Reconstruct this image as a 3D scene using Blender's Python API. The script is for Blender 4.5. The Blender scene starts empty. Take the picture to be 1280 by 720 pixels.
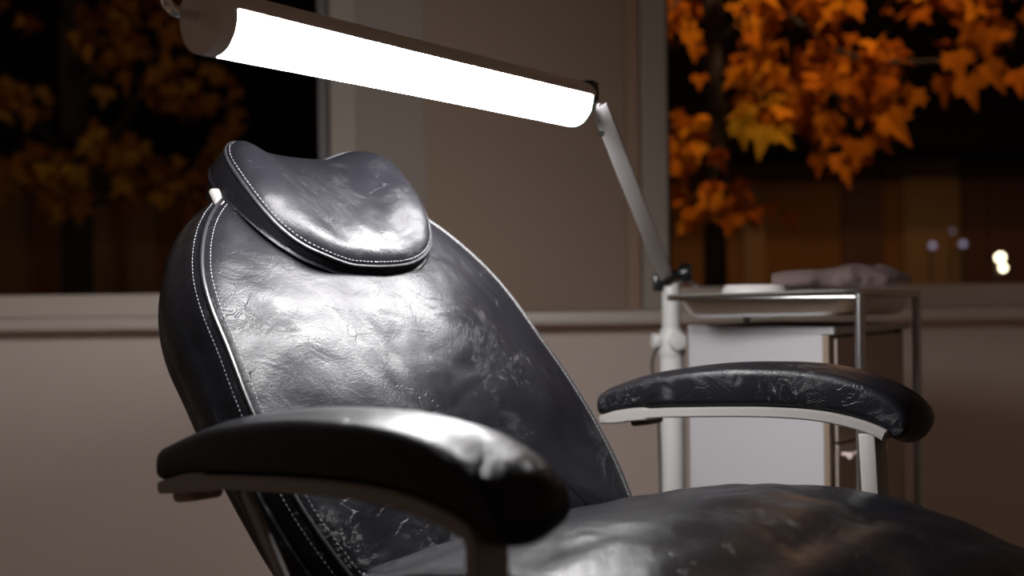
import bpy, bmesh, math, random
from mathutils import Vector, Matrix, noise
PI = math.pi
R = math.radians
SC = bpy.context.scene
COL = SC.collection
EYE = 0.86

# ------------------------------------------------------------------ helpers
def put(o, parent=None):
    COL.objects.link(o)
    if parent: o.parent = parent
    return o

def obj(name, bm, mat, parent=None, smooth=True, kind=None, label=None):
    bmesh.ops.recalc_face_normals(bm, faces=bm.faces[:])
    me = bpy.data.meshes.new(name)
    bm.to_mesh(me); bm.free()
    if smooth:
        for p in me.polygons: p.use_smooth = True
        try: me.set_sharp_from_angle(angle=R(42))
        except Exception: pass
    for m in (mat if isinstance(mat, (list, tuple)) else [mat]): me.materials.append(m)
    o = bpy.data.objects.new(name, me)
    if kind: o['kind'] = kind
    if label: o['label'] = label
    return put(o, parent)

def empty(name, loc, rz=0.0, label=None, cat=None, group=None):
    o = bpy.data.objects.new(name, None)
    o.empty_display_size = 0.1
    o.location = loc; o.rotation_euler = (0, 0, rz)
    if label: o['label'] = label
    if cat: o['category'] = cat
    if group: o['group'] = group
    return put(o)

def tag(o, label, cat, group=None):
    o['label'] = label; o['category'] = cat
    if group: o['group'] = group
    return o

def add_box(bm, c, size, rot=None, bevel=0.0, seg=2):
    t = bmesh.new()
    bmesh.ops.create_cube(t, size=1.0)
    for v in t.verts: v.co = Vector((v.co.x*size[0], v.co.y*size[1], v.co.z*size[2]))
    if bevel > 0:
        bmesh.ops.bevel(t, geom=t.edges[:], offset=bevel, segments=seg, profile=0.5, affect='EDGES')
    M = Matrix.Translation(Vector(c)) @ (rot.to_4x4() if rot else Matrix.Identity(4))
    merge(bm, t, M)

def bx(bm, x0, x1, y0, y1, z0, z1, bevel=0.0, seg=2):
    add_box(bm, ((x0+x1)/2, (y0+y1)/2, (z0+z1)/2), (abs(x1-x0), abs(y1-y0), abs(z1-z0)), None, bevel, seg)

def merge(bm, t, M=None):
    if M is not None: t.transform(M)
    vs = [bm.verts.new(v.co) for v in t.verts]
    t.verts.index_update()
    for f in t.faces:
        try: bm.faces.new([vs[v.index] for v in f.verts])
        except ValueError: pass
    t.free()

def frames(path):
    out = []
    n = len(path); up = None
    for i in range(n):
        a = path[max(0, i-1)]; b = path[min(n-1, i+1)]
        t = (b-a).normalized()
        if up is None:
            up = Vector((0, 0, 1)) if abs(t.z) < .9 else Vector((1, 0, 0))
        s = t.cross(up).normalized(); up = s.cross(t).normalized()
        out.append((t, s, up))
    return out

def add_tube(bm, path, r, seg=12, closed=False, cap=True):
    path = [Vector(p) for p in path]
    rs = r if isinstance(r, (list, tuple)) else [r]*len(path)
    rings = []
    for p, (t, s, u), q in zip(path, frames(path), rs):
        rings.append([bm.verts.new(p + (s*math.cos(2*PI*k/seg)+u*math.sin(2*PI*k/seg))*q) for k in range(seg)])
    m = len(rings)
    for i in range(m if closed else m-1):
        A = rings[i]; B = rings[(i+1) % m]
        for k in range(seg):
            bm.faces.new((A[k], A[(k+1) % seg], B[(k+1) % seg], B[k]))
    if cap and not closed:
        bm.faces.new(rings[0]); bm.faces.new(rings[-1])

def cyl(bm, a, b, r, seg=20, bevel=0.0):
    a = Vector(a); b = Vector(b)
    if bevel > 0:
        d = (b-a).normalized()
        add_tube(bm, [a, a+d*bevel*.3, a+d*bevel, b-d*bevel, b-d*bevel*.3, b], [r-bevel, r-bevel*.3, r, r, r-bevel*.3, r-bevel], seg)
    else:
        add_tube(bm, [a, b], r, seg)

def catmull(pts, n, closed=True):
    m = len(pts); P = [Vector(p) for p in pts]; dense = []
    rng = range(m) if closed else range(m-1)
    for i in rng:
        p0 = P[(i-1) % m] if closed else P[max(0, i-1)]
        p1 = P[i]; p2 = P[(i+1) % m]
        p3 = P[(i+2) % m] if closed else P[min(m-1, i+2)]
        for k in range(16):
            t = k/16
            dense.append(0.5*((2*p1)+(p2-p0)*t+(2*p0-5*p1+4*p2-p3)*t*t+(3*p1-p0-3*p2+p3)*t**3))
    dense.append(P[0].copy() if closed else P[-1].copy())
    L = [0]
    for a, b in zip(dense, dense[1:]): L.append(L[-1]+(b-a).length)
    out = []; j = 0
    cnt = n if closed else n-1
    for i in range(n):
        s = L[-1]*i/cnt
        while j < len(L)-2 and L[j+1] < s: j += 1
        f = (s-L[j])/max(1e-9, L[j+1]-L[j])
        out.append(dense[j].lerp(dense[j+1], min(1, f)))
    return out

def lerp_table(tab, x):
    if x <= tab[0][0]: return tab[0][1]
    for (a, b), (c, d) in zip(tab, tab[1:]):
        if x <= c:
            t = (x-a)/(c-a); t = t*t*(3-2*t)*.5+t*.5
            return b+(d-b)*t
    return tab[-1][1]

def outline_normals(o2):
    n = len(o2); area = 0
    for i in range(n):
        a = o2[i]; b = o2[(i+1) % n]; area += a.x*b.y-b.x*a.y
    sg = 1 if area > 0 else -1
    res = []
    for i in range(n):
        t = (o2[(i+1) % n]-o2[i-1]); t.normalize()
        res.append(Vector((t.y, -t.x))*sg)
    return res

def cushion(o2, to3, T, rf, rb, base, crown=0.0, bulge=0.0, rings_in=18, undul=None, tsc=None, fan=True, back_fan=True, center=None):
    """closed outline o2 (2-D), to3(a,b,n) places it; front at n=base, back at n=base-T.  Returns bmesh and a seam sampler"""
    N = len(o2); nr = outline_normals(o2)
    c = center if center else sum(o2, Vector((0, 0)))/N
    bm = bmesh.new(); rings = []
    def ring(inset, dn, k=1.0, cr=0.0):
        pts = []
        for p, q in zip(o2, nr):
            w = p-q*inset
            w = c+(w-c)*k
            d = (dn*(tsc(w.x, w.y) if tsc and dn < -rf*1.01 else 1))+cr+base(w.x, w.y)
            if undul: d += undul(w.x, w.y)*min(1.0, (1-k)*6+.15)
            pts.append(bm.verts.new(to3(w.x, w.y, d)))
        rings.append(pts)
    if fan:
        for i in range(rings_in):
            k = (i+.35)/rings_in
            ring(rf, 0, k, crown*(1-k**2.2))
    for i in range(7):
        a = i/6*PI/2
        ring(rf*(1-math.sin(a)), -rf*(1-math.cos(a)))
    for i in range(1, 6):
        f = i/6
        ring(-bulge*math.sin(PI*f), -rf-(T-rf-rb)*f)
    for i in range(7):
        a = i/6*PI/2
        ring(rb*(1-math.cos(a)), -(T-rb)-rb*math.sin(a))
    if back_fan:
        for i in range(4):
            ring(rb, -T, 1-(i+1)/4.6)
    for A, B in zip(rings, rings[1:]):
        for i in range(N):
            bm.faces.new((A[i], A[(i+1) % N], B[(i+1) % N], B[i]))
    f1 = bm.faces.new(rings[0]); f2 = bm.faces.new(rings[-1])
    if not fan: bmesh.ops.triangulate(bm, faces=[f1, f2])
    def seam(inset, dn):
        return [to3((p-q*inset).x, (p-q*inset).y, dn+base((p-q*inset).x, (p-q*inset).y)) for p, q in zip(o2, nr)]
    return bm, seam

def stitches(path, step=0.0056, ln=0.0036, r=0.00055, closed=True, sel=None):
    bm = bmesh.new()
    P = [Vector(p) for p in path]
    if closed: P = P+[P[0]]
    acc = 0; nxt = 0
    for a, b in zip(P, P[1:]):
        L = (b-a).length
        if L < 1e-7: continue
        d = (b-a)/L
        while nxt < acc+L:
            m = a+d*(nxt-acc)
            if sel is None or sel(m):
                add_tube(bm, [m-d*ln/2, m-d*ln*.25, m+d*ln*.25, m+d*ln/2], [r*.3, r, r, r*.3], 5)
            nxt += step
        acc += L
    return bm

# ------------------------------------------------------------------ materials
def mat(name, col, rough=0.5, metal=0.0, spec=0.5, var=0.0, vscale=8.0, bump=0.0, bscale=60.0):
    m = bpy.data.materials.new(name); m.use_nodes = True
    nt = m.node_tree; b = nt.nodes['Principled BSDF']
    b.inputs['Base Color'].default_value = (*col, 1)
    b.inputs['Roughness'].default_value = rough
    b.inputs['Metallic'].default_value = metal
    b.inputs['Specular IOR Level'].default_value = spec
    tc = nt.nodes.new('ShaderNodeTexCoord')
    if var > 0:
        n = nt.nodes.new('ShaderNodeTexNoise'); n.inputs['Scale'].default_value = vscale; n.inputs['Detail'].default_value = 4
        nt.links.new(tc.outputs['Object'], n.inputs['Vector'])
        mx = nt.nodes.new('ShaderNodeMix'); mx.data_type = 'RGBA'
        mx.inputs[6].default_value = (*[c*(1-var) for c in col], 1)
        mx.inputs[7].default_value = (*[min(1, c*(1+var)) for c in col], 1)
        nt.links.new(n.outputs['Fac'], mx.inputs[0]); nt.links.new(mx.outputs[2], b.inputs['Base Color'])
    if bump > 0:
        n2 = nt.nodes.new('ShaderNodeTexNoise'); n2.inputs['Scale'].default_value = bscale; n2.inputs['Detail'].default_value = 5
        nt.links.new(tc.outputs['Object'], n2.inputs['Vector'])
        bp = nt.nodes.new('ShaderNodeBump'); bp.inputs['Strength'].default_value = bump; bp.inputs['Distance'].default_value = 0.002
        nt.links.new(n2.outputs['Fac'], bp.inputs['Height']); nt.links.new(bp.outputs['Normal'], b.inputs['Normal'])
    return m

def emit(name, col, strength):
    m = bpy.data.materials.new(name); m.use_nodes = True
    nt = m.node_tree; nt.nodes.clear()
    e = nt.nodes.new('ShaderNodeEmission'); e.inputs[0].default_value = (*col, 1); e.inputs[1].default_value = strength
    o = nt.nodes.new('ShaderNodeOutputMaterial'); nt.links.new(e.outputs[0], o.inputs[0])
    return m

def leather(name, base=(0.005, 0.005, 0.0066), r0=0.29, r1=0.46, big=0.008, mid=0.0013, spec=0.165):
    m = bpy.data.materials.new(name); m.use_nodes = True
    nt = m.node_tree; N = nt.nodes; L = nt.links
    b = N['Principled BSDF']
    b.inputs['Base Color'].default_value = (*base, 1); b.inputs['Specular IOR Level'].default_value = spec
    tc = N.new('ShaderNodeTexCoord')
    def noi(scale, detail=3, dist=0.0, rough=.5):
        n = N.new('ShaderNodeTexNoise'); n.inputs['Scale'].default_value = scale; n.inputs['Detail'].default_value = detail
        n.inputs['Distortion'].default_value = dist; n.inputs['Roughness'].default_value = rough
        L.new(tc.outputs['Object'], n.inputs['Vector']); return n.outputs['Fac']
    def mth(op, a, b_=None, c=None):
        n = N.new('ShaderNodeMath'); n.operation = op
        for i, v in enumerate((a, b_, c)):
            if v is None: continue
            if isinstance(v, (int, float)): n.inputs[i].default_value = v
            else: L.new(v, n.inputs[i])
        return n.outputs[0]
    def ramp(v, lo, hi, a=0.0, c=1.0):
        n = N.new('ShaderNodeMapRange'); n.inputs[1].default_value = lo; n.inputs[2].default_value = hi
        n.inputs[3].default_value = a; n.inputs[4].default_value = c; L.new(v, n.inputs[0]); return n.outputs[0]
    # roughness: worn, cloudy
    cl = noi(7.5, 5, 0.9, .62)
    L.new(ramp(cl, .32, .68, r0, r1), b.inputs['Roughness'])
    # large soft puckers
    h_big = noi(8.0, 2, 0.6)
    h_mid = noi(24.0, 3, 1.2)
    # whorls of fine creases: contour lines of a noise field
    w = noi(8.0, 3, 2.2, .42)
    ln = mth('ABSOLUTE', mth('SINE', mth('MULTIPLY', w, 240.0)))
    ln = mth('POWER', mth('SUBTRACT', 1.0, ln), 3.0)
    msk = ramp(noi(6.0, 2, .4), .50, .66)
    whorl = mth('MULTIPLY', ln, msk)
    # single hairline creases
    v = N.new('ShaderNodeTexVoronoi'); v.feature = 'DISTANCE_TO_EDGE'; v.inputs['Scale'].default_value = 17
    nn = N.new('ShaderNodeTexNoise'); nn.inputs['Scale'].default_value = 14; nn.inputs['Detail'].default_value = 4
    L.new(tc.outputs['Object'], nn.inputs['Vector'])
    vm = N.new('ShaderNodeVectorMath'); vm.operation = 'MULTIPLY_ADD'; vm.inputs[1].default_value = (.09, .09, .09)
    L.new(nn.outputs['Color'], vm.inputs[0]); L.new(tc.outputs['Object'], vm.inputs[2]); L.new(vm.outputs[0], v.inputs['Vector'])
    hair = ramp(v.outputs['Distance'], 0.0, 0.012, 1.0, 0.0)
    hair = mth('MULTIPLY', hair, ramp(noi(16, 2), .5, .62))
    grain = N.new('ShaderNodeTexVoronoi'); grain.inputs['Scale'].default_value = 420
    L.new(tc.outputs['Object'], grain.inputs['Vector'])
    prev = None
    for h, dist, st in ((h_big, big, 1.0), (h_mid, mid, .8), (whorl, -0.00045, .8), (hair, -0.0004, .8), (grain.outputs['Distance'], 0.00022, .6)):
        bp = N.new('ShaderNodeBump'); bp.inputs['Strength'].default_value = st; bp.inputs['Distance'].default_value = abs(dist)
        bp.invert = dist < 0
        L.new(h, bp.inputs['Height'])
        if prev: L.new(prev, bp.inputs['Normal'])
        prev = bp.outputs['Normal']
    L.new(prev, b.inputs['Normal'])
    return m

M = {}
M['leather'] = leather('black_leather')
M['leather_pad'] = leather('black_leather_pad', r0=.31, r1=.41, big=.0018, mid=.0005)
M['leather_seat'] = leather('black_leather_seat', r0=.29, r1=.40, big=.0065, mid=.0014, spec=.10)
M['piping'] = mat('leather_piping', (0.012, 0.012, 0.014), .35)
M['thread'] = mat('grey_thread', (0.17, 0.167, 0.175), .7)
M['frame'] = mat('light_grey_paint', (0.205, 0.192, 0.182), .42, var=.04)
M['block'] = mat('brown_block', (0.16, 0.10, 0.07), .5, var=.2)
M['white_paint'] = mat('white_paint', (0.56, 0.55, 0.535), .4, var=.03)
M['arm_paint'] = mat('grey_white_paint', (0.68, 0.67, 0.67), .38, var=.03)
M['black_plastic'] = mat('black_plastic', (0.008, 0.009, 0.010), .28)
M['dark_plastic'] = mat('dark_grey_plastic', (0.03, 0.028, 0.028), .4)
M['housing'] = mat('lamp_housing_paint', (0.72, 0.69, 0.66), .5, var=.03)
M['chrome'] = mat('chrome', (0.75, 0.75, 0.76), .08, 1.0)
M['steel'] = mat('stainless_steel', (0.78, 0.78, 0.77), .32, 1.0, var=.05, vscale=30)
M['steel_dark'] = mat('steel_tube', (0.42, 0.42, 0.42), .28, 1.0)
M['diffuser'] = emit('lamp_diffuser_glow', (1.0, 0.985, 0.99), 118.0)
M['clear_edge'] = mat('diffuser_edge_plastic', (0.45, 0.75, 0.75), .2)
M['cab_white'] = mat('white_laminate', (0.43, 0.42, 0.44), .45, var=.02)
M['cab_front'] = mat('drawer_front_laminate', (0.40, 0.33, 0.29), .45, var=.04)
M['cab_edge'] = mat('cabinet_edge', (0.22, 0.16, 0.11), .5)
M['towel'] = mat('pink_grey_terry', (0.20, 0.145, 0.135), .95, var=.18, vscale=60, bump=1.0, bscale=220)
M['enamel'] = mat('pale_enamel', (0.66, 0.62, 0.60), .25)
M['wall'] = mat('beige_wall_paint', (0.77, 0.66, 0.60), .75, var=.035, vscale=1.6, bump=.12, bscale=160)
M['wall_brown'] = mat('brown_wall_paint', (0.56, 0.43, 0.33), .75, var=.04, vscale=1.6, bump=.12, bscale=160)
M['wall_warm'] = mat('warm_beige_panel', (0.335, 0.242, 0.175), .7, var=.03, vscale=2)
M['wall_grey'] = mat('grey_beige_panel', (0.34, 0.285, 0.25), .7, var=.03, vscale=2)
M['strip'] = mat('tan_cover_strip', (0.39, 0.25, 0.17), .6, var=.03)
M['sash'] = mat('cream_paint_lit', (0.66, 0.58, 0.51), .45, var=.03)  # bottom rail: window paint lightened in colour for the stronger light low down
M['casing'] = mat('cream_paint_shaded', (0.40, 0.345, 0.295), .5, var=.03)  # same window paint, its colour darkened for the dimmer casing
M['sill'] = mat('cream_sill', (0.64, 0.57, 0.51), .4, var=.03)
M['gasket'] = mat('black_gasket', (0.012, 0.011, 0.011), .6)
M['sash_grey'] = mat('grey_sash', (0.20, 0.19, 0.19), .45)
M['floor'] = mat('brown_vinyl_floor', (0.38, 0.27, 0.185), .5, var=.15, vscale=5)
M['ceil'] = mat('ceiling_paint', (0.62, 0.54, 0.46), .8, var=.02)
M['cable'] = mat('black_cable', (0.01, 0.01, 0.01), .5)

def glass_mat():
    m = bpy.data.materials.new('window_glass'); m.use_nodes = True
    nt = m.node_tree; nt.nodes.clear()
    t = nt.nodes.new('ShaderNodeBsdfTransparent'); t.inputs[0].default_value = (.93, .93, .93, 1)
    g = nt.nodes.new('ShaderNodeBsdfGlossy'); g.inputs['Roughness'].default_value = 0.01
    n = nt.nodes.new('ShaderNodeTexNoise'); n.inputs['Scale'].default_value = 1.2
    fr = nt.nodes.new('ShaderNodeFresnel'); fr.inputs[0].default_value = 1.13
    mx = nt.nodes.new('ShaderNodeMixShader'); o = nt.nodes.new('ShaderNodeOutputMaterial')
    nt.links.new(fr.outputs[0], mx.inputs[0]); nt.links.new(t.outputs[0], mx.inputs[1]); nt.links.new(g.outputs[0], mx.inputs[2])
    nt.links.new(mx.outputs[0], o.inputs[0])
    return m
M['glass'] = glass_mat()

def leaf_mat(name, ramp_cols):
    m = bpy.data.materials.new(name); m.use_nodes = True
    nt = m.node_tree; N = nt.nodes; L = nt.links; N.clear()
    at = N.new('ShaderNodeAttribute'); at.attribute_name = 'tint'
    cr = N.new('ShaderNodeValToRGB'); els = cr.color_ramp.elements
    while len(els) < len(ramp_cols): els.new(.5)
    for e, (p, c) in zip(els, ramp_cols): e.position = p; e.color = (*c, 1)
    L.new(at.outputs['Fac'], cr.inputs[0])
    tc = N.new('ShaderNodeTexCoord'); n = N.new('ShaderNodeTexNoise'); n.inputs['Scale'].default_value = 28
    L.new(tc.outputs['Object'], n.inputs['Vector'])
    mx = N.new('ShaderNodeMix'); mx.data_type = 'RGBA'; mx.blend_type = 'MULTIPLY'; mx.inputs[0].default_value = .5
    L.new(cr.outputs[0], mx.inputs[6]); L.new(n.outputs['Fac'], mx.inputs[7])
    d = N.new('ShaderNodeBsdfDiffuse'); t = N.new('ShaderNodeBsdfTranslucent')
    L.new(mx.outputs[2], d.inputs[0]); L.new(mx.outputs[2], t.inputs[0])
    ms = N.new('ShaderNodeMixShader'); ms.inputs[0].default_value = .35
    o = N.new('ShaderNodeOutputMaterial')
    L.new(d.outputs[0], ms.inputs[1]); L.new(t.outputs[0], ms.inputs[2]); L.new(ms.outputs[0], o.inputs[0])
    return m
M['leaf_orange'] = leaf_mat('orange_maple_leaves', [(0.0, (.10, .018, .004)), (.35, (.48, .12, .010)), (.75, (.78, .27, .018)), (1.0, (.95, .56, .04))])
M['leaf_ochre'] = leaf_mat('ochre_maple_leaves', [(0.0, (.20, .05, .015)), (.4, (.42, .17, .03)), (.8, (.60, .32, .045)), (1.0, (.75, .45, .06))])
M['bark'] = mat('dark_bark', (0.016, 0.009, 0.007), .9, var=.4, vscale=14, bump=1.0, bscale=25)
M['pull'] = mat('pale_handle', (0.62, 0.50, 0.47), .35)
M['facade'] = mat('brown_facade_panels', (0.23, 0.105, 0.042), .8, spec=.1, var=.2, vscale=1.2)
M['facade_light'] = mat('tan_facade_panel', (0.27, 0.155, 0.078), .7, var=.15, vscale=1.5)
M['facade_dark'] = mat('dark_facade_panel', (0.10, 0.04, 0.03), .7, var=.2)
M['roof'] = mat('dark_roof', (0.006, 0.0045, 0.0045), .9, spec=.05, var=.2)
M['ground'] = mat('dark_paving', (0.06, 0.045, 0.035), .8, var=.25, vscale=2)
M['post'] = mat('dark_post_metal', (0.03, 0.03, 0.03), .5)

# ------------------------------------------------------------------ camera
cam = bpy.data.cameras.new('camera'); cam.lens = 40.0; cam.sensor_width = 36.0; cam.sensor_fit = 'HORIZONTAL'
cam.clip_start = 0.02
co = bpy.data.objects.new('camera', cam); COL.objects.link(co)
rr = R(0.7)
RIGHT = Vector((math.cos(rr), 0, -math.sin(rr))); UPV = Vector((math.sin(rr), 0, math.cos(rr))); FWD = Vector((0, 1, 0))
co.matrix_world = Matrix(((RIGHT.x, UPV.x, 0, 0), (RIGHT.y, UPV.y, -1, 0), (RIGHT.z, UPV.z, 0, EYE), (0, 0, 0, 1)))
SC.camera = co
cam.dof.use_dof = True; cam.dof.focus_distance = 1.28; cam.dof.aperture_fstop = 2.9; cam.dof.aperture_blades = 0
F = 40.0/36.0*1280
def at(px, py, d):
    p = FWD*d+RIGHT*((px-640)/F*d)+UPV*((360-py)/F*d)
    return Vector((p.x, p.y, p.z+EYE))

# ------------------------------------------------------------------ room shell
WY = 3.0            # inner face of the back wall
def struct(name, bm, m, parent=None, smooth=False):
    return obj(name, bm, m, parent, smooth, kind='structure')
XL, XR, YB, ZC = -2.6, 2.5, -2.2, 2.75
b = bmesh.new(); bx(b, XL-.15, XR+.15, YB-.15, WY+.25, -.12, 0); struct('floor', b, M['floor'])
b = bmesh.new(); bx(b, XL-.15, XR+.15, YB-.15, WY+.25, ZC, ZC+.12); struct('ceiling', b, M['ceil'])
b = bmesh.new(); bx(b, XL-.15, XL, YB, WY+.25, 0, ZC); struct('wall_left', b, M['wall'])
b = bmesh.new(); bx(b, XR, XR+.15, YB, WY+.25, 0, ZC); struct('wall_right', b, M['wall_brown'])
b = bmesh.new(); bx(b, XL-.15, XR+.15, YB-.15, YB, 0, ZC); struct('wall_front', b, M['wall_brown'])
# back wall: parapet below the windows, pier between them, strips at the ends and on top
W1 = (-2.35, -0.472); W2 = (0.412, 2.3); WZ0 = EYE-.062; WZ1 = 2.45
b = bmesh.new()
bx(b, XL, XR, WY, WY+.25, 0, WZ0)
bx(b, XL, XR, WY, WY+.25, WZ1, ZC)
bx(b, XL, W1[0], WY, WY+.25, WZ0, WZ1)
bx(b, W1[1]+.07, W2[0]-.07, WY, WY+.25, WZ0, WZ1)
bx(b, W2[1], XR, WY, WY+.25, WZ0, WZ1)
struct('wall_back', b, M['wall'])
# pier cladding
b = bmesh.new(); bx(b, -.402, -.222, WY-.006, WY, WZ0, WZ1); struct('trim_1', b, M['wall_grey'])
b = bmesh.new(); bx(b, -.222, .302, WY-.016, WY, WZ0, WZ1, .002); struct('trim_2', b, M['wall_warm'])
b = bmesh.new(); bx(b, .302, .338, WY-.022, WY, WZ0, WZ1, .002); struct('trim_3', b, M['strip'])
# continuous sill
b = bmesh.new(); bx(b, XL, XR, WY-.13, WY+.06, WZ0-.032, WZ0, .004, 3); struct('trim_4', b, M['sill'], smooth=True)

def window(name, x0, x1, inner_left, inner_right):
    """x0..x1 clear opening between the jamb boards"""
    root = bpy.data.objects.new(name, None); root.location = ((x0+x1)/2, WY+.1, WZ0); root['kind'] = 'structure'; put(root)
    ox, oy, oz = root.location
    def part(nm, bm, m):
        bm.transform(Matrix.Translation((-ox, -oy, -oz))); return obj(nm, bm, m, root, False)
    b = bmesh.new()                                   # casing around the opening
    cw = .07
    bx(b, x0-cw, x0, WY-.02, WY+.12, WZ0, WZ1+cw, .003); bx(b, x1, x1+cw, WY-.02, WY+.12, WZ0, WZ1+cw, .003)
    bx(b, x0, x1, WY-.02, WY+.12, WZ1, WZ1+cw, .003)
    part('window_frame', b, M['casing'])
    b = bmesh.new(); bx(b, x0, x1, WY-.012, WY+.12, WZ0, WZ0+.058, .003)
    part('bottom_rail', b, M['sash'])
    b = bmesh.new(); g = .012                         # dark gasket round the opening
    bx(b, x0, x0+g, WY+.02, WY+.1, WZ0+.058, WZ1); bx(b, x1-g, x1, WY+.02, WY+.1, WZ0+.058, WZ1)
    part('gasket', b, M['gasket'])
    b = bmesh.new()
    if inner_right: bx(b, x1-g-.028, x1-g, WY+.035, WY+.1, WZ0+.058, WZ1, .003)
    if inner_left: bx(b, x0+g, x0+g+.028, WY+.035, WY+.1, WZ0+.058, WZ1, .003)
    if len(b.verts): part('sash', b, M['sash_grey'])
    else: b.free()
    b = bmesh.new(); bx(b, x0+g, x1-g, WY+.066, WY+.072, WZ0+.05, WZ1)
    part('glass', b, M['glass'])
    return root
window('window_1', W1[0], W1[1], False, True)
window('window_2', W2[0], W2[1], False, False)

# ------------------------------------------------------------------ treatment chair
TH = R(42)
chair = empty('treatment_chair', (.224, 1.035, 0), -TH,
              'black leather reclining treatment chair with light grey arm frames under the lit lamp', 'chair')
E_ = EYE
def und(fr, amp, seed):
    def f(a, b):
        return amp*(noise.noise(Vector((a*fr, b*fr, seed)))+.5*noise.noise(Vector((a*fr*2.3, b*fr*2.3, seed+7))))
    return f
def sst(x): x = max(0, min(1, x)); return x*x*(3-2*x)
# backrest -----------------------------------------------------------
RHO = R(39.5)
n_b = Vector((math.cos(RHO), 0, math.sin(RHO))); s_b = Vector((-math.sin(RHO), 0, math.cos(RHO))); v_b = Vector((0, 1, 0))
p_b = Vector((-.30, 0, E_-.264))
half = [(-.10, .17), (-.075, .205), (-.03, .226), (.02, .242), (.07, .253), (.13, .259), (.20, .259), (.27, .251), (.33, .237), (.38, .220), (.43, .198), (.475, .168), (.515, .125), (.543, .075), (.556, .03)]
half = [(s, h*(1.0+.055*sst((s-.24)/.16))+.002+.006*sst((s-.24)/.16)) for s, h in half]
pts = [(h, s, 0) for s, h in half]+[(-h, s, 0) for s, h in reversed(half)]
o2 = [Vector((p.x, p.y)) for p in catmull(pts, 200)]
def back3(a, b_, n): return p_b+v_b*a+s_b*b_+n_b*n
def back_base(a, b_): return -.004*(a/.26)**2-.010*((b_-.2)/.36)**2+.004
bm, seam = cushion(o2, back3, .126, .034, .036, back_base, crown=.012, bulge=.008, rings_in=34, tsc=lambda a, b_: .80+.20*sst((b_-.10)/.24), undul=und(9, .0042, 1.3), center=Vector((0, .23)))
backrest = obj('backrest', bm, M['leather'], chair)
b = bmesh.new(); add_tube(b, seam(.0115, -.0070), .0023, 8, closed=True); obj('piping', b, M['piping'], backrest)
obj('stitching', stitches(seam(.0195, -.0028)), M['thread'], backrest)
obj('side_stitching', stitches(seam(.0046, -.0155), r=.0005), M['thread'], backrest)
# headrest -----------------------------------------------------------
RH2 = R(46)
n_h = Vector((math.cos(RH2), 0, math.sin(RH2))); s_h = Vector((-math.sin(RH2), 0, math.cos(RH2)))
p_h = p_b+s_b*.33+n_b*.047+s_h*.134+v_b*(-.007)
hp = [(0, -.103), (.05, -.099), (.09, -.085), (.118, -.055), (.135, -.012), (.141, .035), (.137, .078), (.115, .104), (.07, .113), (.03, .110)]
pts = [(a, s, 0) for a, s in hp]+[(-a, s, 0) for a, s in reversed(hp) if a > 0]
h2 = [Vector((p.x, p.y)) for p in catmull(pts, 140)]
def head3(a, b_, n): return p_h+v_b*a+s_h*b_+n_h*n
def sst(x): x = max(0, min(1, x)); return x*x*(3-2*x)
def head_base(a, b_):
    t = abs(a+.012*b_/.1)/.140
    ear = .017*sst((t-.30)/.42)*(.45+.55*sst((b_+.09)/.12))
    return ear-.007-.004*sst((b_-.03)/.08)*(1-sst(t))
bm, seamh = cushion(h2, head3, .054, .028, .022, head_base, tsc=lambda a, b_: 1+.75*sst((b_+.08)/.16), crown=.006, bulge=.004, rings_in=26, undul=und(14, .0026, 5.1))
headrest = obj('headrest', bm, M['leather'], chair)
b = bmesh.new(); add_tube(b, seamh(.0030, -.0155), .0022, 8, closed=True); obj('piping', b, M['piping'], headrest)
obj('stitching', stitches(seamh(.0062, -.0108)), M['thread'], headrest)
b = bmesh.new()
add_box(b, p_b+s_b*.494+n_b*(-.016)+v_b*(-.148), (.012, .026, .036), Matrix.Rotation(-RHO, 3, 'Y'), .006, 3)
obj('headrest_bracket', b, M['frame'], chair)
# seat ---------------------------------------------------------------
zs = [(-.40, -.268), (-.32, -.262), (-.25, -.245), (-.18, -.229), (-.10, -.216), (-.04, -.211), (.02, -.215), (.08, -.229), (.15, -.250), (.22, -.285), (.30, -.345), (.38, -.425), (.48, -.52)]
def seat_base(a, b_): return lerp_table(zs, a)-.012*(abs(b_)/.26)**2.5
def seat3(a, b_, n): return Vector((a, b_, E_+n))
sp = [(-.335, 0), (-.333, .13), (-.318, .205), (-.285, .240), (-.22, .254), (-.10, .260), (.05, .262), (.2, .258), (.33, .245), (.40, .215), (.43, .15), (.44, .06)]
pts = [(a, w, 0) for a, w in sp]+[(a, -w, 0) for a, w in reversed(sp) if w > 0]
s2 = [Vector((p.x, p.y)) for p in catmull(pts, 200)]
bm, seams = cushion(s2, seat3, .105, .022, .03, seat_base, crown=.010, bulge=.004, rings_in=34, undul=und(10, .0034, 9.2))
seat = obj('seat', bm, M['leather_seat'], chair)
b = bmesh.new(); add_tube(b, seams(.003, -.0095), .0022, 8, closed=True); obj('piping', b, M['piping'], seat)
obj('stitching', stitches(seams(.0105, -.003)), M['thread'], seat)
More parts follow.
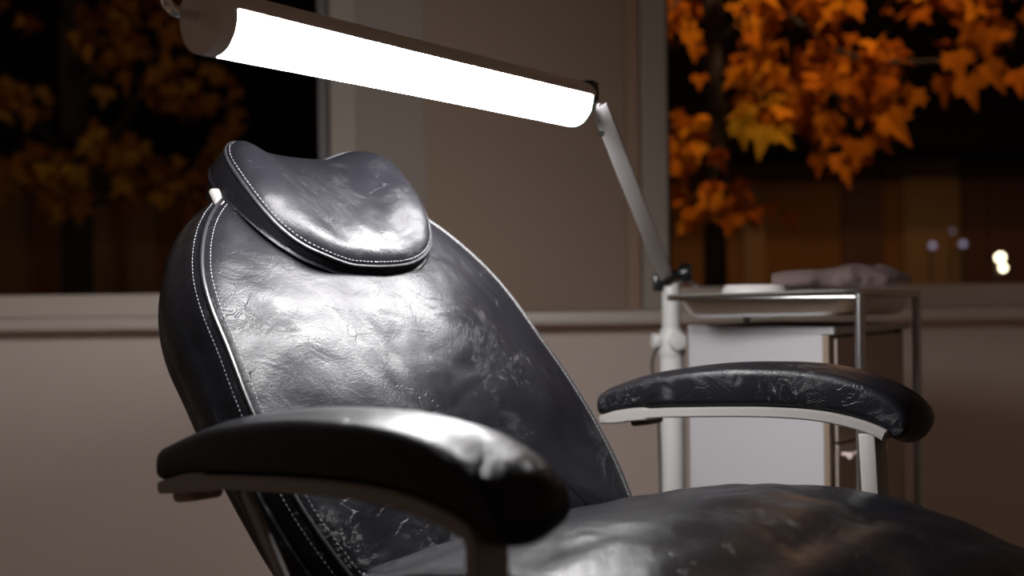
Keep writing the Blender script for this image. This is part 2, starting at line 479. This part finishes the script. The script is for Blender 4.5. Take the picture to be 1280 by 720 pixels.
# armrests -----------------------------------------------------------
top = [(-.412, -.146), (-.392, -.137), (-.355, -.125), (-.32, -.117), (-.24, -.105), (-.17, -.1), (-.10, -.1), (-.05, -.1075), (-.012, -.121), (.008, -.135), (.017, -.149)]
bot = [(.015, -.163), (.006, -.1715), (-.004, -.1715), (-.010, -.163), (-.03, -.1555), (-.055, -.150), (-.10, -.1455), (-.17, -.1465), (-.28, -.154), (-.345, -.1605), (-.38, -.1665), (-.406, -.1715), (-.4145, -.165)]
a2 = [Vector((p.x, p.y)) for p in catmull([(x, y, 0) for x, y in top+bot], 170)]
PW = .080
def armrest(side):
    vo = side*.368                                     # outer face
    def arm3(a, b_, n): return Vector((a, vo+side*(n), E_+b_))
    bm, sm = cushion(a2, arm3, PW, .010, .010, lambda a, b_: 0.0, bulge=.0065, fan=False, back_fan=False)
    pad = obj('armrest_pad', bm, M['leather_pad'], chair)
    def upper(m): return m.z-E_ > lerp_table([(-.42, -.15), (-.32, -.125), (-.17, -.115), (-.05, -.122), (0, -.14), (.02, -.155)], m.x)
    def inner(inset, dn): return [arm3((p-q*inset).x, (p-q*inset).y, dn) for p, q in zip(a2, outline_normals(a2))]
    obj('stitching', stitches(inner(.0004, -.0125), sel=upper), M['thread'], pad)
    obj('stitching', stitches(inner(.0004, -PW+.0125), sel=upper), M['thread'], pad)
    # flat steel bar below the pad
    path = [(-.408, -.178), (-.395, -.1755), (-.37, -.1705), (-.345, -.1665), (-.28, -.1600), (-.17, -.1525), (-.10, -.1515), (-.055, -.1560), (-.03, -.1615), (-.016, -.1660)]
    if side < 0: path += [(-.0115, -.172), (-.0110, -.182), (-.0108, -.25), (-.0105, -.40)]
    else: path += [(-.010, -.169)]
    P = catmull([(x, y, 0) for x, y in path], 60, closed=False)
    w0, w1 = (vo, vo-side*.033) if side < 0 else (vo-side*.002, vo-side*(PW))
    th = .0125
    b = bmesh.new(); prev = None
    for i, p in enumerate(P):
        t = (P[min(i+1, 59)]-P[max(i-1, 0)]).normalized(); nn = Vector((-t.y, t.x, 0))
        tt = th*(1.35 if p.x < -.33 else 1.75 if (side < 0 and p.y < -.2) else 1.0)
        e = min(1.0, .62+i*.1)
        q = [(p+nn*tt*.5*e, w0), (p+nn*tt*.5*e, w1), (p-nn*tt*.5*e, w1), (p-nn*tt*.5*e, w0)]
        ring = [b.verts.new((k.x, w, E_+k.y)) for k, w in q]
        if prev:
            for k in range(4): b.faces.new((prev[k], prev[(k+1) % 4], ring[(k+1) % 4], ring[k]))
        else: b.faces.new(ring)
        prev = ring
    b.faces.new(prev)
    bmesh.ops.recalc_face_normals(b, faces=b.faces[:])
    es = [e for e in b.edges if len(e.link_faces) == 2 and e.calc_face_angle(0) > .9]
    bmesh.ops.bevel(b, geom=es, offset=.0016, segments=2, affect='EDGES')
    fr = obj('armrest_frame', b, M['frame'], chair)
    if side > 0:
        b = bmesh.new(); t = Matrix.Rotation(R(3.0), 3, 'Y')
        add_box(b, (-.026, .304, E_-.285), (.020, .030, .235), t.inverted(), .002)
        obj('post', b, M['frame'], fr)
    if side < 0:
        b = bmesh.new()                                    # rear strut
        d = Vector((.052, 0, -.066)).normalized(); c = Vector((-.276, vo-side*.004, E_-.166))
        ang = math.atan2(d.x, -d.z)
        add_box(b, c+d*.16, (.0095, .006, .32), Matrix.Rotation(-ang, 3, 'Y'), .0015)
        obj('strut', b, M['frame'], fr)
    b = bmesh.new(); add_box(b, (-.372, vo-side*.02, E_-.1815), (.034, .034, .012), Matrix.Rotation(R(-9), 3, 'Y'), .005, 3)
    obj('end_block', b, M['block'], fr)
armrest(-1); armrest(1)
# under-seat carrier, column and base
b = bmesh.new(); bx(b, -.25, .25, -.20, .20, E_-.47, E_-.40, .008)
bx(b, -.14, -.0, -.365, .365, E_-.46, E_-.43, .006)
obj('seat_carrier', b, M['frame'], chair)
b = bmesh.new(); bx(b, -.18, .12, -.15, .15, .07, E_-.46, .02, 3); obj('lift_column', b, M['frame'], chair)
b = bmesh.new(); bx(b, -.36, .36, -.24, .24, .0, .075, .03, 4); obj('base', b, M['frame'], chair)

# ------------------------------------------------------------------ floor lamp with tube head
PY = 2.05
PYL = 1.84
pole_top = at(838.5, 352, PY)
lx = pole_top.x
lamp = empty('treatment_lamp', (lx, PY, 0), 0, 'white pole lamp with a long glowing tube head above the chair', 'lamp')
def LO(p): return Vector(p)-Vector((lx, PY, 0))
b = bmesh.new()
LA = [R(60), R(180), R(300)]
for a in LA:
    d = Vector((math.cos(a), math.sin(a), 0))
    add_tube(b, [d*.005+Vector((0, 0, .085)), d*.10+Vector((0, 0, .078)), d*.215+Vector((0, 0, .066))], [.018, .015, .012], 10)
cyl(b, (0, 0, .06), (0, 0, .12), .027, 24, .006)
base = obj('base', b, M['white_paint'], lamp)
for a in LA:
    d = Vector((math.cos(a), math.sin(a), 0)); sd = Vector((-d.y, d.x, 0))
    b = bmesh.new(); c = d*.205+Vector((0, 0, .028)); cyl(b, c-sd*.012, c+sd*.012, .028, 20, .004)
    cyl(b, c, c+Vector((0, 0, .045)), .006, 8)
    obj('caster', b, M['black_plastic'], base)
zc = at(838.5, 430, PY).z
b = bmesh.new(); cyl(b, (0, 0, .10), (0, 0, zc-.01), .0214, 32); obj('lower_pole', b, M['white_paint'], lamp)
b = bmesh.new(); cyl(b, (0, 0, zc-.02), (0, 0, pole_top.z-.002), .0165, 32, .002); obj('upper_pole', b, M['white_paint'], lamp)
b = bmesh.new(); cyl(b, (0, 0, zc-.022), (0, 0, zc+.018), .0240, 32, .003); cyl(b, (0, 0, zc+.012), (0, 0, zc+.027), .0205, 32, .002)
col_ = obj('collar', b, M['white_paint'], lamp)
def knob(dirv, l0, l1, r):
    d = Vector(dirv).normalized(); b = bmesh.new(); c = Vector((0, 0, zc+.006))
    cyl(b, c+d*.015, c+d*l0, .006, 12); cyl(b, c+d*l0, c+d*l1, r, 20, .003)
    obj('knob', b, M['white_paint'], col_)
knob((-1, -.25, 0), .023, .037, .0140); knob((.25, -1, 0), .023, .036, .0165); knob((1, -.15, 0), .021, .029, .008)
b = bmesh.new()
pz = at(820, 438, PY)
add_tube(b, catmull([LO(at(823, 432, PY-.01)), LO(at(818, 442, PY-.01)), LO(at(815, 456, PY)), LO(at(818, 480, PY)), LO(at(824, 540, PY-.005)), (-.022, 0, .4), (-.022, .0, .14)], 40, False), .0022, 8)
obj('cable', b, M['cable'], lamp)
# joint on top of the pole
jt = LO(at(837, 346, PY))
b = bmesh.new(); cyl(b, jt+Vector((-.008, -.02, 0)), jt+Vector((-.008, .02, 0)), .017, 24, .003)
bx(b, jt.x-.03, jt.x-.012, -.012, .012, jt.z-.026, jt.z+.004, .004)
cyl(b, jt+Vector((.0, -.004, .004)), jt+Vector((.020, -.012, .006)), .008, 16)
obj('joint', b, M['black_plastic'], lamp)
b = bmesh.new(); add_tube(b, [jt+Vector((.014, -.010, .004)), jt+Vector((.020, -.012, .0055)), jt+Vector((.034, -.018, .008)), jt+Vector((.037, -.019, .008))], [.009, .0165, .0175, .015], 20)
obj('clamp_knob', b, M['black_plastic'], lamp)
b = bmesh.new(); add_tube(b, [jt+Vector((.016, .012, -.010)), jt+Vector((.034, .012, -.006)), jt+Vector((.052, .012, -.018))], .0045, 8); obj('bracket', b, M['arm_paint'], lamp)
# swing arm
a0 = LO(at(835, 352, PY)); a1 = LO(at(750, 134, PYL*.84+.012))
d = (a1-a0).normalized()
rot = Matrix((d.cross(Vector((0, 1, 0))).normalized(), Vector((0, 1, 0)), d)).transposed() @ Matrix.Rotation(R(14), 3, 'Z')
b = bmesh.new(); add_box(b, (a0+a1)/2, (.0250, .014, (a1-a0).length), rot, .002)
arm = obj('arm', b, M['arm_paint'], lamp)
b = bmesh.new(); c = LO(at(752, 167, 1.60-.017)); cyl(b, c+Vector((0, -.003, 0)), c+Vector((0, .006, 0)), .0042, 14); obj('screw', b, M['black_plastic'], arm)
# light head : D-shaped channel
LS = .84
eR = at(742, 122, PYL*LS); eL = at(297, 6, 1.25*LS)
zm = (eR.z+eL.z)/2
ax = Vector((eL.x-eR.x, eL.y-eR.y, 0)); HL = ax.length; ax.normalize()
pp = Vector((-ax.y, ax.x, 0))
if pp.y > 0: pp = -pp                                   # towards the camera side
RW, RD, HH = .0375*LS, .047*LS, .024*LS
cR = LO(Vector((eR.x, eR.y, zm))-pp*RW)
def hp_(l, a, zz): return cR+ax*l+pp*a+Vector((0, 0, zz))
def prism(bm, sec, l0, l1, cap=True):
    A = [bm.verts.new(hp_(l0, a, zz)) for a, zz in sec]; B = [bm.verts.new(hp_(l1, a, zz)) for a, zz in sec]
    n = len(sec)
    for i in range(n): bm.faces.new((A[i], A[(i+1) % n], B[(i+1) % n], B[i]))
    if cap: bm.faces.new(A); bm.faces.new(B)
arc = [(RW*math.cos(t), -RD*abs(math.sin(t))**.9) for t in [PI*k/28 for k in range(29)]]
upper = [(RW+.0015, -.0005), (RW+.0012, HH*.33), (RW*.80, HH*.76), (RW*.45, HH), (-RW*.45, HH), (-RW*.80, HH*.76), (-RW-.0012, HH*.33), (-RW-.0015, -.0005)]
head = None
b = bmesh.new(); prism(b, upper, -.004, HL+.004); head = obj('lamp_head', b, M['housing'], lamp)
b = bmesh.new(); prism(b, arc, .003, HL-.001); diff = obj('diffuser', b, M['diffuser'], head, label='glowing white half-round diffuser')
full = [(a*1.03, zz*1.03) for a, zz in arc]+[(a*1.02, zz*1.03) for a, zz in reversed(upper)]
b = bmesh.new(); prism(b, full, HL-.0005, HL+.016); obj('end_cap', b, M['housing'], head)
edge = [(a*1.012, zz*1.012) for a, zz in arc]
b = bmesh.new(); prism(b, edge, -.002, .003); obj('end_plate', b, M['clear_edge'], head)
b = bmesh.new()
c0 = (HL+.012)
add_tube(b, catmull([hp_(c0, -.008, -.004), hp_(c0+.02, -.008, -.0035), hp_(c0+.030, -.008, -.003), hp_(c0+.037, -.008, .004), hp_(c0+.037, -.008, .022), hp_(c0+.030, -.008, .030), hp_(c0+.02, -.008, .031), hp_(c0-.016, -.008, .026), hp_(c0-.018, -.008, .016)], 40, False), .0052, 14)
obj('handle', b, M['chrome'], head)
b = bmesh.new()
tz = hp_(-.004, 0, 0)
add_box(b, hp_(-.014, .012, .006), (.020, .030, .034), Matrix.Rotation(math.atan2(ax.y, ax.x), 3, 'Z'), .005, 3)
obj('head_joint', b, M['dark_plastic'], head)
b = bmesh.new()
add_tube(b, [hp_(-.010, .0, -.006), a1], [.006, .006], 12)
obj('tilt_pin', b, M['arm_paint'], head)

# ------------------------------------------------------------------ cabinet (drawer trolley)
CT = R(42)
cc = at(1037, 412, 1.82)
cab = empty('drawer_cabinet', (cc.x, cc.y, 0), -CT, 'small white drawer cabinet standing under the steel tray table', 'cabinet')
# local: -x runs along the white side (to the left), +y runs back along the drawer fronts;  x=0,y=0 is the near corner
# root rotation -42deg : local x = (cos42,-sin42), local y = (sin42, cos42)
CW, CD, CZ = .267, .288, cc.z-.0
b = bmesh.new()
bx(b, -CW, -.012, 0, CD, .12, CZ-.008, .0015); obj('body', b, M['cab_white'], cab, False)
b = bmesh.new(); bx(b, -CW-.001, .008, -.001, CD+.002, CZ-.008, CZ+.004, .002); obj('top_board', b, M['cab_white'], cab, False)
b = bmesh.new(); bx(b, -.013, -.002, 0.0, .014, .12, CZ-.009, .001); bx(b, -.013, -.002, CD-.014, CD, .12, CZ-.009, .001)
bx(b, -.013, -.002, .010, CD-.010, .12, .124, .001)
obj('front_edge', b, M['cab_edge'], cab, False)
zt_ = CZ-.012
for z1, z0, grip in ((zt_, zt_-.172, False), (zt_-.172, zt_-.42, True), (zt_-.42, .124, True)):
    b = bmesh.new()
    bx(b, -.012, .004, .016, CD-.016, z0+.002, z1-.002, .002)
    dr = obj('drawer', b, M['cab_front'], cab, False)
    if not grip: continue
    b = bmesh.new(); zz = z1-.018
    cyl(b, (.024, .014, zz), (.024, .150, zz), .0055, 12, .001)
    cyl(b, (.003, .03, zz), (.024, .03, zz), .004, 10); cyl(b, (.003, .135, zz), (.024, .135, zz), .004, 10)
    obj('handle', b, M['pull'], dr)
for x in (-CW+.035, -.035):
    for y in (.035, CD-.035):
        b = bmesh.new(); cyl(b, (x-.01, y, .028), (x+.01, y, .028), .028, 20, .004); cyl(b, (x, y, .03), (x, y, .125), .008, 10)
        obj('caster', b, M['black_plastic'], cab)

# ------------------------------------------------------------------ steel tray table
TT = R(33)
nr_ = at(1075, 361, 1.72)
tab = empty('tray_table', (nr_.x, nr_.y, 0), -TT, 'stainless steel tray table on thin tube legs by the window', 'table')
TA, TB = .316, .344
zr = EYE-.009
b = bmesh.new()
def rrect(x0, x1, y0, y1, r, n=8):
    out = []
    for cx, cy, a0_ in ((x1-r, y1-r, 0), (x0+r, y1-r, PI/2), (x0+r, y0+r, PI), (x1-r, y0+r, 3*PI/2)):
        for k in range(n+1):
            a = a0_+PI/2*k/n; out.append((cx+r*math.cos(a), cy+r*math.sin(a)))
    return out
def tz_(x, y): return 0.0195*x-0.022*y                  # the tray sits a touch out of level
x0, x1, y0, y1 = -TA-.010, .004, -.008, TB+.045
secs = [(rrect(x0, x1, y0, y1, .03), -.006), (rrect(x0-.002, x1+.002, y0-.002, y1+.002, .032), -.002), (rrect(x0, x1, y0, y1, .03), .001), (rrect(x0+.012, x1-.012, y0+.012, y1-.012, .03), .001),
        (rrect(x0+.016, x1-.016, y0+.016, y1-.016, .03), -.003), (rrect(x0+.030, x1-.026, y0+.026, y1-.026, .035), -.030), (rrect(x0+.040, x1-.036, y0+.036, y1-.036, .035), -.036),
        (rrect(x0+.05, x1-.05, y0+.05, y1-.05, .03), -.037)]
secs_o = [(rrect(x0+.05, x1-.05, y0+.05, y1-.05, .03), -.0385), (rrect(x0+.038, x1-.034, y0+.034, y1-.034, .036), -.0375), (rrect(x0+.028, x1-.024, y0+.024, y1-.024, .036), -.031), (rrect(x0+.0145, x1-.0145, y0+.0145, y1-.0145, .031), -.005), (rrect(x0+.004, x1-.004, y0+.004, y1-.004, .03), -.004)]
rings = [[b.verts.new((x, y, zr+z+tz_(x, y))) for x, y in s] for s, z in secs+secs_o]
for A, B in zip(rings, rings[1:]+[rings[0]]):
    if A is rings[len(secs)-1]: continue
    for k in range(len(A)): b.faces.new((A[k], A[(k+1) % len(A)], B[(k+1) % len(A)], B[k]))
b.faces.new(rings[len(secs)-1]); b.faces.new(rings[len(secs)])
tray = obj('tray', b, M['steel'], tab)
LEGS = [(-TA, TB), (0, TB), (0, 0)]
for x, y in LEGS:
    b = bmesh.new(); cyl(b, (x, y, .012), (x, y, zr-.006+tz_(x, y)), .0078, 16)
    lg = obj('leg', b, M['steel_dark'], tab)
    b = bmesh.new(); cyl(b, (x, y, 0), (x, y, .03), .011, 14, .002); obj('rubber_foot', b, M['black_plastic'], lg)
b = bmesh.new()
add_tube(b, [(LEGS[0][0], LEGS[0][1], zr-.0115), (LEGS[1][0], LEGS[1][1], zr-.0115), (LEGS[2][0], LEGS[2][1], zr-.0115), (-TA, .0, zr-.0115), LEGS[0][:2]+(zr-.0115,)], .0042, 10)
obj('support_ring', b, M['steel_dark'], tab)

# dish lying upside on the tray and the towel
def table_to_world(x, y, z):
    return tab.matrix_basis @ Vector((x, y, z))
Rz = Matrix.Translation((nr_.x, nr_.y, 0)) @ Matrix.Rotation(-TT, 4, 'Z')
dpos = Rz @ Vector((-.205, .105, zr-.0365+tz_(-.205, .105)))
dish = empty('instrument_dish', dpos, -TT+R(10), 'pale shallow dish lying in the steel tray beside the towel', 'dish')
b = bmesh.new()
dsec = [(1.0, .0), (.99, .012), (.93, .030), (.86, .046), (.78, .0525), (.70, .0505), (.60, .045), (.3, .044)]
rg = []
for k, z in dsec:
    rg.append([b.verts.new((x*k, y*k, z)) for x, y in rrect(-.064, .062, -.045, .045, .04)])
for A, B in zip(rg, rg[1:]):
    for k in range(len(A)): b.faces.new((A[k], A[(k+1) % len(A)], B[(k+1) % len(A)], B[k]))
b.faces.new(rg[0]); b.faces.new(rg[-1])
obj('shell', b, M['enamel'], dish)
# towel
tpath = [(965, 351.5, 1.93, .014), (985, 350.5, 1.92, .0165), (1010, 349.5, 1.92, .0175), (1032, 349, 1.93, .018), (1050, 347.0, 1.93, .0215), (1075, 345.8, 1.94, .0235), (1092, 346, 1.945, .0215), (1108, 345.5, 1.95, .0215), (1125, 347, 1.96, .016), (1138, 348, 1.965, .007)]
b = bmesh.new()
cp = catmull([at(x, y, dd) for x, y, dd, r in tpath], 70, False)
rings = []
for i, p in enumerate(cp):
    f = i/69*(len(tpath)-1); k = min(int(f), len(tpath)-2); r = tpath[k][3]+(tpath[k+1][3]-tpath[k][3])*(f-k)
    ring = []
    for j in range(26):
        a = 2*PI*j/26
        dv = Vector((.30*math.cos(a), 1.6*math.cos(a), .92*math.sin(a)))
        q = p+dv*r*(1+.16*noise.noise(p*26+Vector((0, math.cos(a)*1.3, math.sin(a)*1.3)))+.10*noise.noise(p*70+dv*2.2))
        ring.append(b.verts.new(q))
    rings.append(ring)
for A, B in zip(rings, rings[1:]):
    for k in range(26): b.faces.new((A[k], A[(k+1) % 26], B[(k+1) % 26], B[k]))
b.faces.new(rings[0]); b.faces.new(rings[-1])
tw = cp[30].copy(); b.transform(Matrix.Translation(-tw))
towel = obj('towel', b, M['towel']); towel.location = tw
tag(towel, 'crumpled pinkish grey terry towel lying in the steel tray', 'towel')

# ------------------------------------------------------------------ outdoors
b = bmesh.new(); bx(b, -9, 11, WY+.25, 16, -.14, -.02); obj('ground', b, M['ground'], None, False, kind='structure')
LEAF = [(0, -.10), (.10, -.03), (.34, -.16), (.30, .02), (.52, .12), (.40, .22), (.46, .40), (.24, .36), (.17, .46), (.13, .62), (0, .95)]
LEAF = LEAF+[(-x, y) for x, y in reversed(LEAF[1:-1])]
def add_leaf(bm, lay, c, size, rot, fold, tint):
    vs = []
    cen = bm.verts.new(c+rot @ Vector((0, .15*size, 0)))
    for x, y in LEAF:
        z = abs(x)*fold-.25*fold*y*y
        vs.append(bm.verts.new(c+rot @ (Vector((x, y, z))*size)))
    for i in range(len(vs)):
        f = bm.faces.new((cen, vs[i], vs[(i+1) % len(vs)]))
    for v in vs+[cen]: v[lay] = tint
def rand_rot(rng, face):
    """leaves hang tip-down, blades turned roughly towards 'face' azimuth"""
    az = face+rng.gauss(0, .75); pit = R(180)+rng.gauss(0, .7); tilt = R(72)+rng.gauss(0, .35)
    return Matrix.Rotation(az, 3, 'Z') @ Matrix.Rotation(tilt, 3, 'X') @ Matrix.Rotation(pit, 3, 'Z')
def foliage(name, parent, regions, m, seed, extra=()):
    rng = random.Random(seed); bm = bmesh.new(); lay = bm.verts.layers.float.new('tint')
    org = parent.location
    for (poly, n, d0, d1, s0, s1, t0, t1) in regions:
        xs = [p[0] for p in poly]; ys = [p[1] for p in poly]; k = 0
        while k < n:
            x = rng.uniform(min(xs), max(xs)); y = rng.uniform(min(ys), max(ys)); ins = False; j = len(poly)-1
            for i in range(len(poly)):
                if (poly[i][1] > y) != (poly[j][1] > y) and x < (poly[j][0]-poly[i][0])*(y-poly[i][1])/(poly[j][1]-poly[i][1])+poly[i][0]: ins = not ins
                j = i
            if not ins: continue
            # clumps: keep leaves where a noise field is high
            if noise.noise(Vector((x*.016, y*.016, seed))) < rng.uniform(-.32, .30): continue
            k += 1
            dd = rng.uniform(d0, d1)
            add_leaf(bm, lay, at(x, y, dd)-org, rng.uniform(s0, s1), rand_rot(rng, 0), rng.uniform(-.6, .75), rng.uniform(t0, t1))
    for (x, y, dd, s, roll, t) in extra:
        rot = Matrix.Rotation(rng.gauss(0, .25), 3, 'Z') @ Matrix.Rotation(R(82)+rng.gauss(0, .15), 3, 'X') @ Matrix.Rotation(R(roll), 3, 'Z')
        add_leaf(bm, lay, at(x, y, dd)-org, s, rot, .25, t)
    return obj(name, bm, m, parent, False)

def tree(px, dpt, r0, label, limbs):
    base = at(px, 360, dpt)
    t = empty('maple_tree', (base.x, base.y, -.02), 0, label, 'tree', None)
    org = t.location
    b = bmesh.new()
    path = [(0, 0, 0), (0.01, 0, .5), (.0, 0.01, 1.0), (.015, 0, 1.5), (-.01, 0, 2.2), (.02, 0, 3.2)]
    P = catmull(path, 40, False)
    add_tube(b, P, [r0*(1.35-.9*i/39 if i < 3 else 1.08-.5*i/39) for i in range(40)], 16)
    obj('trunk', b, M['bark'], t)
    for pts_, r in limbs:
        b = bmesh.new(); Q = [at(x, y, dd)-org for x, y, dd in pts_]
        Q = catmull(Q, 24, False)
        add_tube(b, Q, [r*(1-.72*i/23) for i in range(24)], 8)
        obj('branch', b, M['bark'], t)
    return t
tR = tree(895, 4.3, .048, 'orange maple tree seen close outside the right window', [
    ([(897, 130, 4.3), (925, 70, 4.25), (965, 0, 4.2), (1000, -70, 4.1)], .022),
    ([(896, 60, 4.3), (960, 10, 4.1), (1060, 70, 4.0), (1180, 75, 3.95), (1290, 40, 3.9)], .016),
    ([(898, 190, 4.3), (950, 120, 4.15), (1010, 100, 4.05), (1060, 130, 4.0), (1110, 150, 4.0)], .012),
    ([(1010, 105, 4.05), (1020, 150, 4.05), (1035, 200, 4.05)], .006),
    ([(896, 290, 4.3), (870, 240, 4.2), (845, 170, 4.1), (810, 120, 4.1)], .012),
    ([(896, 250, 4.3), (930, 235, 4.2), (965, 255, 4.15), (990, 275, 4.15)], .006),
    ([(896, -20, 4.3), (860, -10, 4.2), (830, 20, 4.1)], .014)])
foliage('foliage', tR, [
    ([(920, -140), (1300, -160), (1330, 80), (1230, 50), (1150, 60), (1095, 140), (1060, 175), (1000, 150), (930, 120), (920, 60)], 560, 3.75, 4.9, .062, .100, .0, .78),
    ([(1000, 20), (1110, 20), (1110, 170), (1050, 215), (1010, 190)], 70, 3.8, 4.6, .075, .105, .05, .7),
    ([(915, 60), (1010, 90), (1000, 150), (930, 160)], 46, 3.8, 4.5, .07, .105, .3, .9),
    ([(760, -120), (880, -140), (878, 30), (865, 50), (800, 40)], 56, 3.7, 4.6, .07, .10, .2, .8),
    ([(790, 115), (878, 130), (905, 210), (880, 290), (842, 285), (800, 230)], 74, 3.7, 4.5, .065, .10, .25, .85),
    ([(900, 220), (960, 240), (935, 290), (905, 290)], 14, 3.9, 4.4, .06, .085, .2, .5),
    ], M['leaf_orange'], 11,
    extra=[(924, 150, 3.60, .112, 196, 1.0), (952, 160, 3.62, .118, 172, .97), (974, 163, 3.66, .085, 214, .9), (938, 132, 3.70, .08, 150, .85), (1108, 145, 3.7, 0.139, 215, .55), (1072, 178, 3.75, 0.109, 175, .5), (1046, 196, 3.75, 0.126, 195, .52), (1022, 195, 3.8, 0.084, 180, .45),
           (1142, 112, 3.7, 0.109, 160, .6), (1178, 98, 3.75, 0.109, 185, .5), (1206, 100, 3.72, 0.118, 200, .55), (1232, 82, 3.75, 0.126, 215, .5), (1192, 68, 3.75, 0.118, 195, .5), (1232, 38, 3.75, 0.109, 180, .45), (1272, 90, 3.8, 0.101, 190, .4), (962, 255, 4.1, 0.067, 180, .4), (985, 268, 4.1, 0.084, 200, .35), (868, 262, 3.8, 0.101, 185, .5), (860, 38, 3.8, 0.109, 190, .65), (875, 95, 3.9, 0.067, 180, .5), (872, 58, 3.9, 0.067, 170, .5),
           (850, 205, 3.8, 0.101, 190, .6), (918, 270, 4.0, 0.084, 170, .55)])
tL = tree(96, 6.2, .088, 'dim ochre maple tree outside the left window behind the backrest', [
    ([(98, 250, 6.2), (60, 170, 6.1), (0, 130, 6.0), (-60, 100, 6.0)], .035),
    ([(97, 240, 6.2), (150, 160, 6.1), (190, 90, 6.0), (215, 20, 5.9)], .035),
    ([(98, 260, 6.2), (180, 235, 6.1), (280, 200, 6.0)], .02),
    ([(96, 150, 6.2), (120, 60, 6.1), (130, -40, 6.0)], .03)])
foliage('foliage', tL, [
    ([(-140, 60), (60, 110), (150, 170), (235, 150), (225, 240), (90, 275), (-30, 265), (-140, 250)], 330, 5.3, 7.0, .09, .135, .1, .9),
    ([(90, 40), (150, -10), (260, 60), (310, 130), (310, 260), (240, 270), (225, 170), (150, 150)], 150, 5.3, 6.8, .09, .135, .0, .8),
    ([(-140, -120), (330, -120), (300, 30), (150, 10), (-100, 60)], 90, 5.4, 7.0, .09, .13, .0, .6)], M['leaf_ochre'], 23)

# building across the yard
FY = 9.5
def fx(px): return (px-640)/F*FY
bl = empty('facing_building', (1.2, FY, -.02), 0, 'dark brown panelled building across the yard behind the trees', 'building')
def bpart(nm, bm, m):
    bm.transform(Matrix.Translation((-1.2, -FY, .02))); return obj(nm, bm, m, bl, False)
zt = at(950, 203, FY).z
b = bmesh.new(); bx(b, -8, 9, FY, FY+3, -.02, zt); bpart('wall', b, M['facade'])
b = bmesh.new(); bx(b, -8.4, 9.4, FY-.7, FY+3.4, zt, zt+.35, .02); bpart('eave', b, M['roof'])
b = bmesh.new(); bx(b, -8, 9, FY-.1, FY+3, zt+.35, zt+2.2); bpart('upper_wall', b, M['roof'])
for x0_, x1_ in ((1052, 1102), (1202, 1226), (1232, 1420)):
    b = bmesh.new(); bx(b, fx(x0_), fx(x1_), FY-.06, FY+.02, -.02, zt); bpart('dark_panel', b, M['facade_dark'])
b = bmesh.new(); bx(b, fx(1128), fx(1196), FY-.07, FY+.02, -.02, zt); bpart('tan_panel', b, M['facade_light'])
b = bmesh.new(); bx(b, fx(928), fx(955), FY-.07, FY+.02, -.02, at(940, 282, FY).z); bpart('tan_panel', b, M['facade_light'])
for px in (20, 126, 182, 330):
    b = bmesh.new(); bx(b, fx(px)-.12, fx(px)+.12, FY-.06, FY+.02, -.02, zt); bpart('pilaster', b, M['facade_light'])

# added glowing globes, imitating light spots mirrored in the window glass
def globe(px, py, dpt, r, col, st, label, n=1, off=None):
    p = at(px, py, dpt)
    t = empty('mirror_spot', (p.x, p.y, -.02), 0, label, 'light')
    b = bmesh.new(); cyl(b, (0, .03, 0), (0, .03, p.z+.02), r*.35, 10); cyl(b, (0, .03, p.z-r), (0, .03, p.z+r*1.2), r*.7, 12); obj('post', b, M['post'], t)
    for i in range(n):
        b = bmesh.new(); o_ = off[i] if off else (0, 0)
        bmesh.ops.create_icosphere(b, subdivisions=2, radius=r*(1-.25*i), matrix=Matrix.Translation((o_[0], -r*.6, p.z+.02+o_[1])))
        obj('glow_ball', b, emit('mirror_glow', col, st), t)
    return t
globe(1249, 322, 7.5, .027, (1, .86, .55), 9.0, 'bright yellow twin globe imitating a reflection in the right window', 2, [(0, 0), (.018, -.068)])
globe(1165, 307, 8.6, .022, (.80, .70, 1.0), .45, 'faint bluish globe imitating a reflection, leftmost of the three faint ones outside the right window')
globe(1203, 305, 8.6, .022, (.80, .70, 1.0), .45, 'faint bluish globe imitating a reflection, nearest of the faint ones to the twin yellow light')
globe(1190, 289, 9.0, .016, (.80, .70, 1.0), .2, 'faintest and highest bluish globe imitating a reflection, above the other two faint ones')
# ------------------------------------------------------------------ lights
def point(name, loc, col, power, r):
    l = bpy.data.lights.new(name, 'POINT'); l.color = col; l.energy = power; l.shadow_soft_size = r
    o = bpy.data.objects.new(name, l); o.location = loc; COL.objects.link(o); return o
sl = bpy.data.lights.new('facade_spot', 'SPOT'); sl.color = (1.0, .66, .32); sl.energy = 185; sl.shadow_soft_size = .06; sl.spot_size = R(104); sl.spot_blend = .35
so = bpy.data.objects.new('facade_spot', sl); so.location = (1.2, 3.42, 3.25); COL.objects.link(so)
so.rotation_euler = (Vector((1.75, 4.4, 1.3))-Vector(so.location)).to_track_quat('-Z', 'Y').to_euler()
point('street_light', (2.2, 7.0, 3.6), (1.0, .58, .28), 44, .1)
point('left_tree_light', (-3.4, 4.4, 3.4), (1.0, .66, .36), 26, .1)  # unseen lamp added to light the left tree
w = bpy.data.worlds.new('night'); SC.world = w; w.use_nodes = True
w.node_tree.nodes['Background'].inputs[0].default_value = (.35, .4, .6, 1); w.node_tree.nodes['Background'].inputs[1].default_value = .001

vs = SC.view_settings
vs.view_transform = 'Standard'; vs.look = 'None'; vs.exposure = 0.0; vs.gamma = 1.0; vs.use_curve_mapping = False
SC.cycles.use_denoising = True
SC.cycles.max_bounces = 8; SC.cycles.diffuse_bounces = 4; SC.cycles.glossy_bounces = 4
SC.cycles.transparent_max_bounces = 8
SC.cycles.sample_clamp_indirect = 6.0
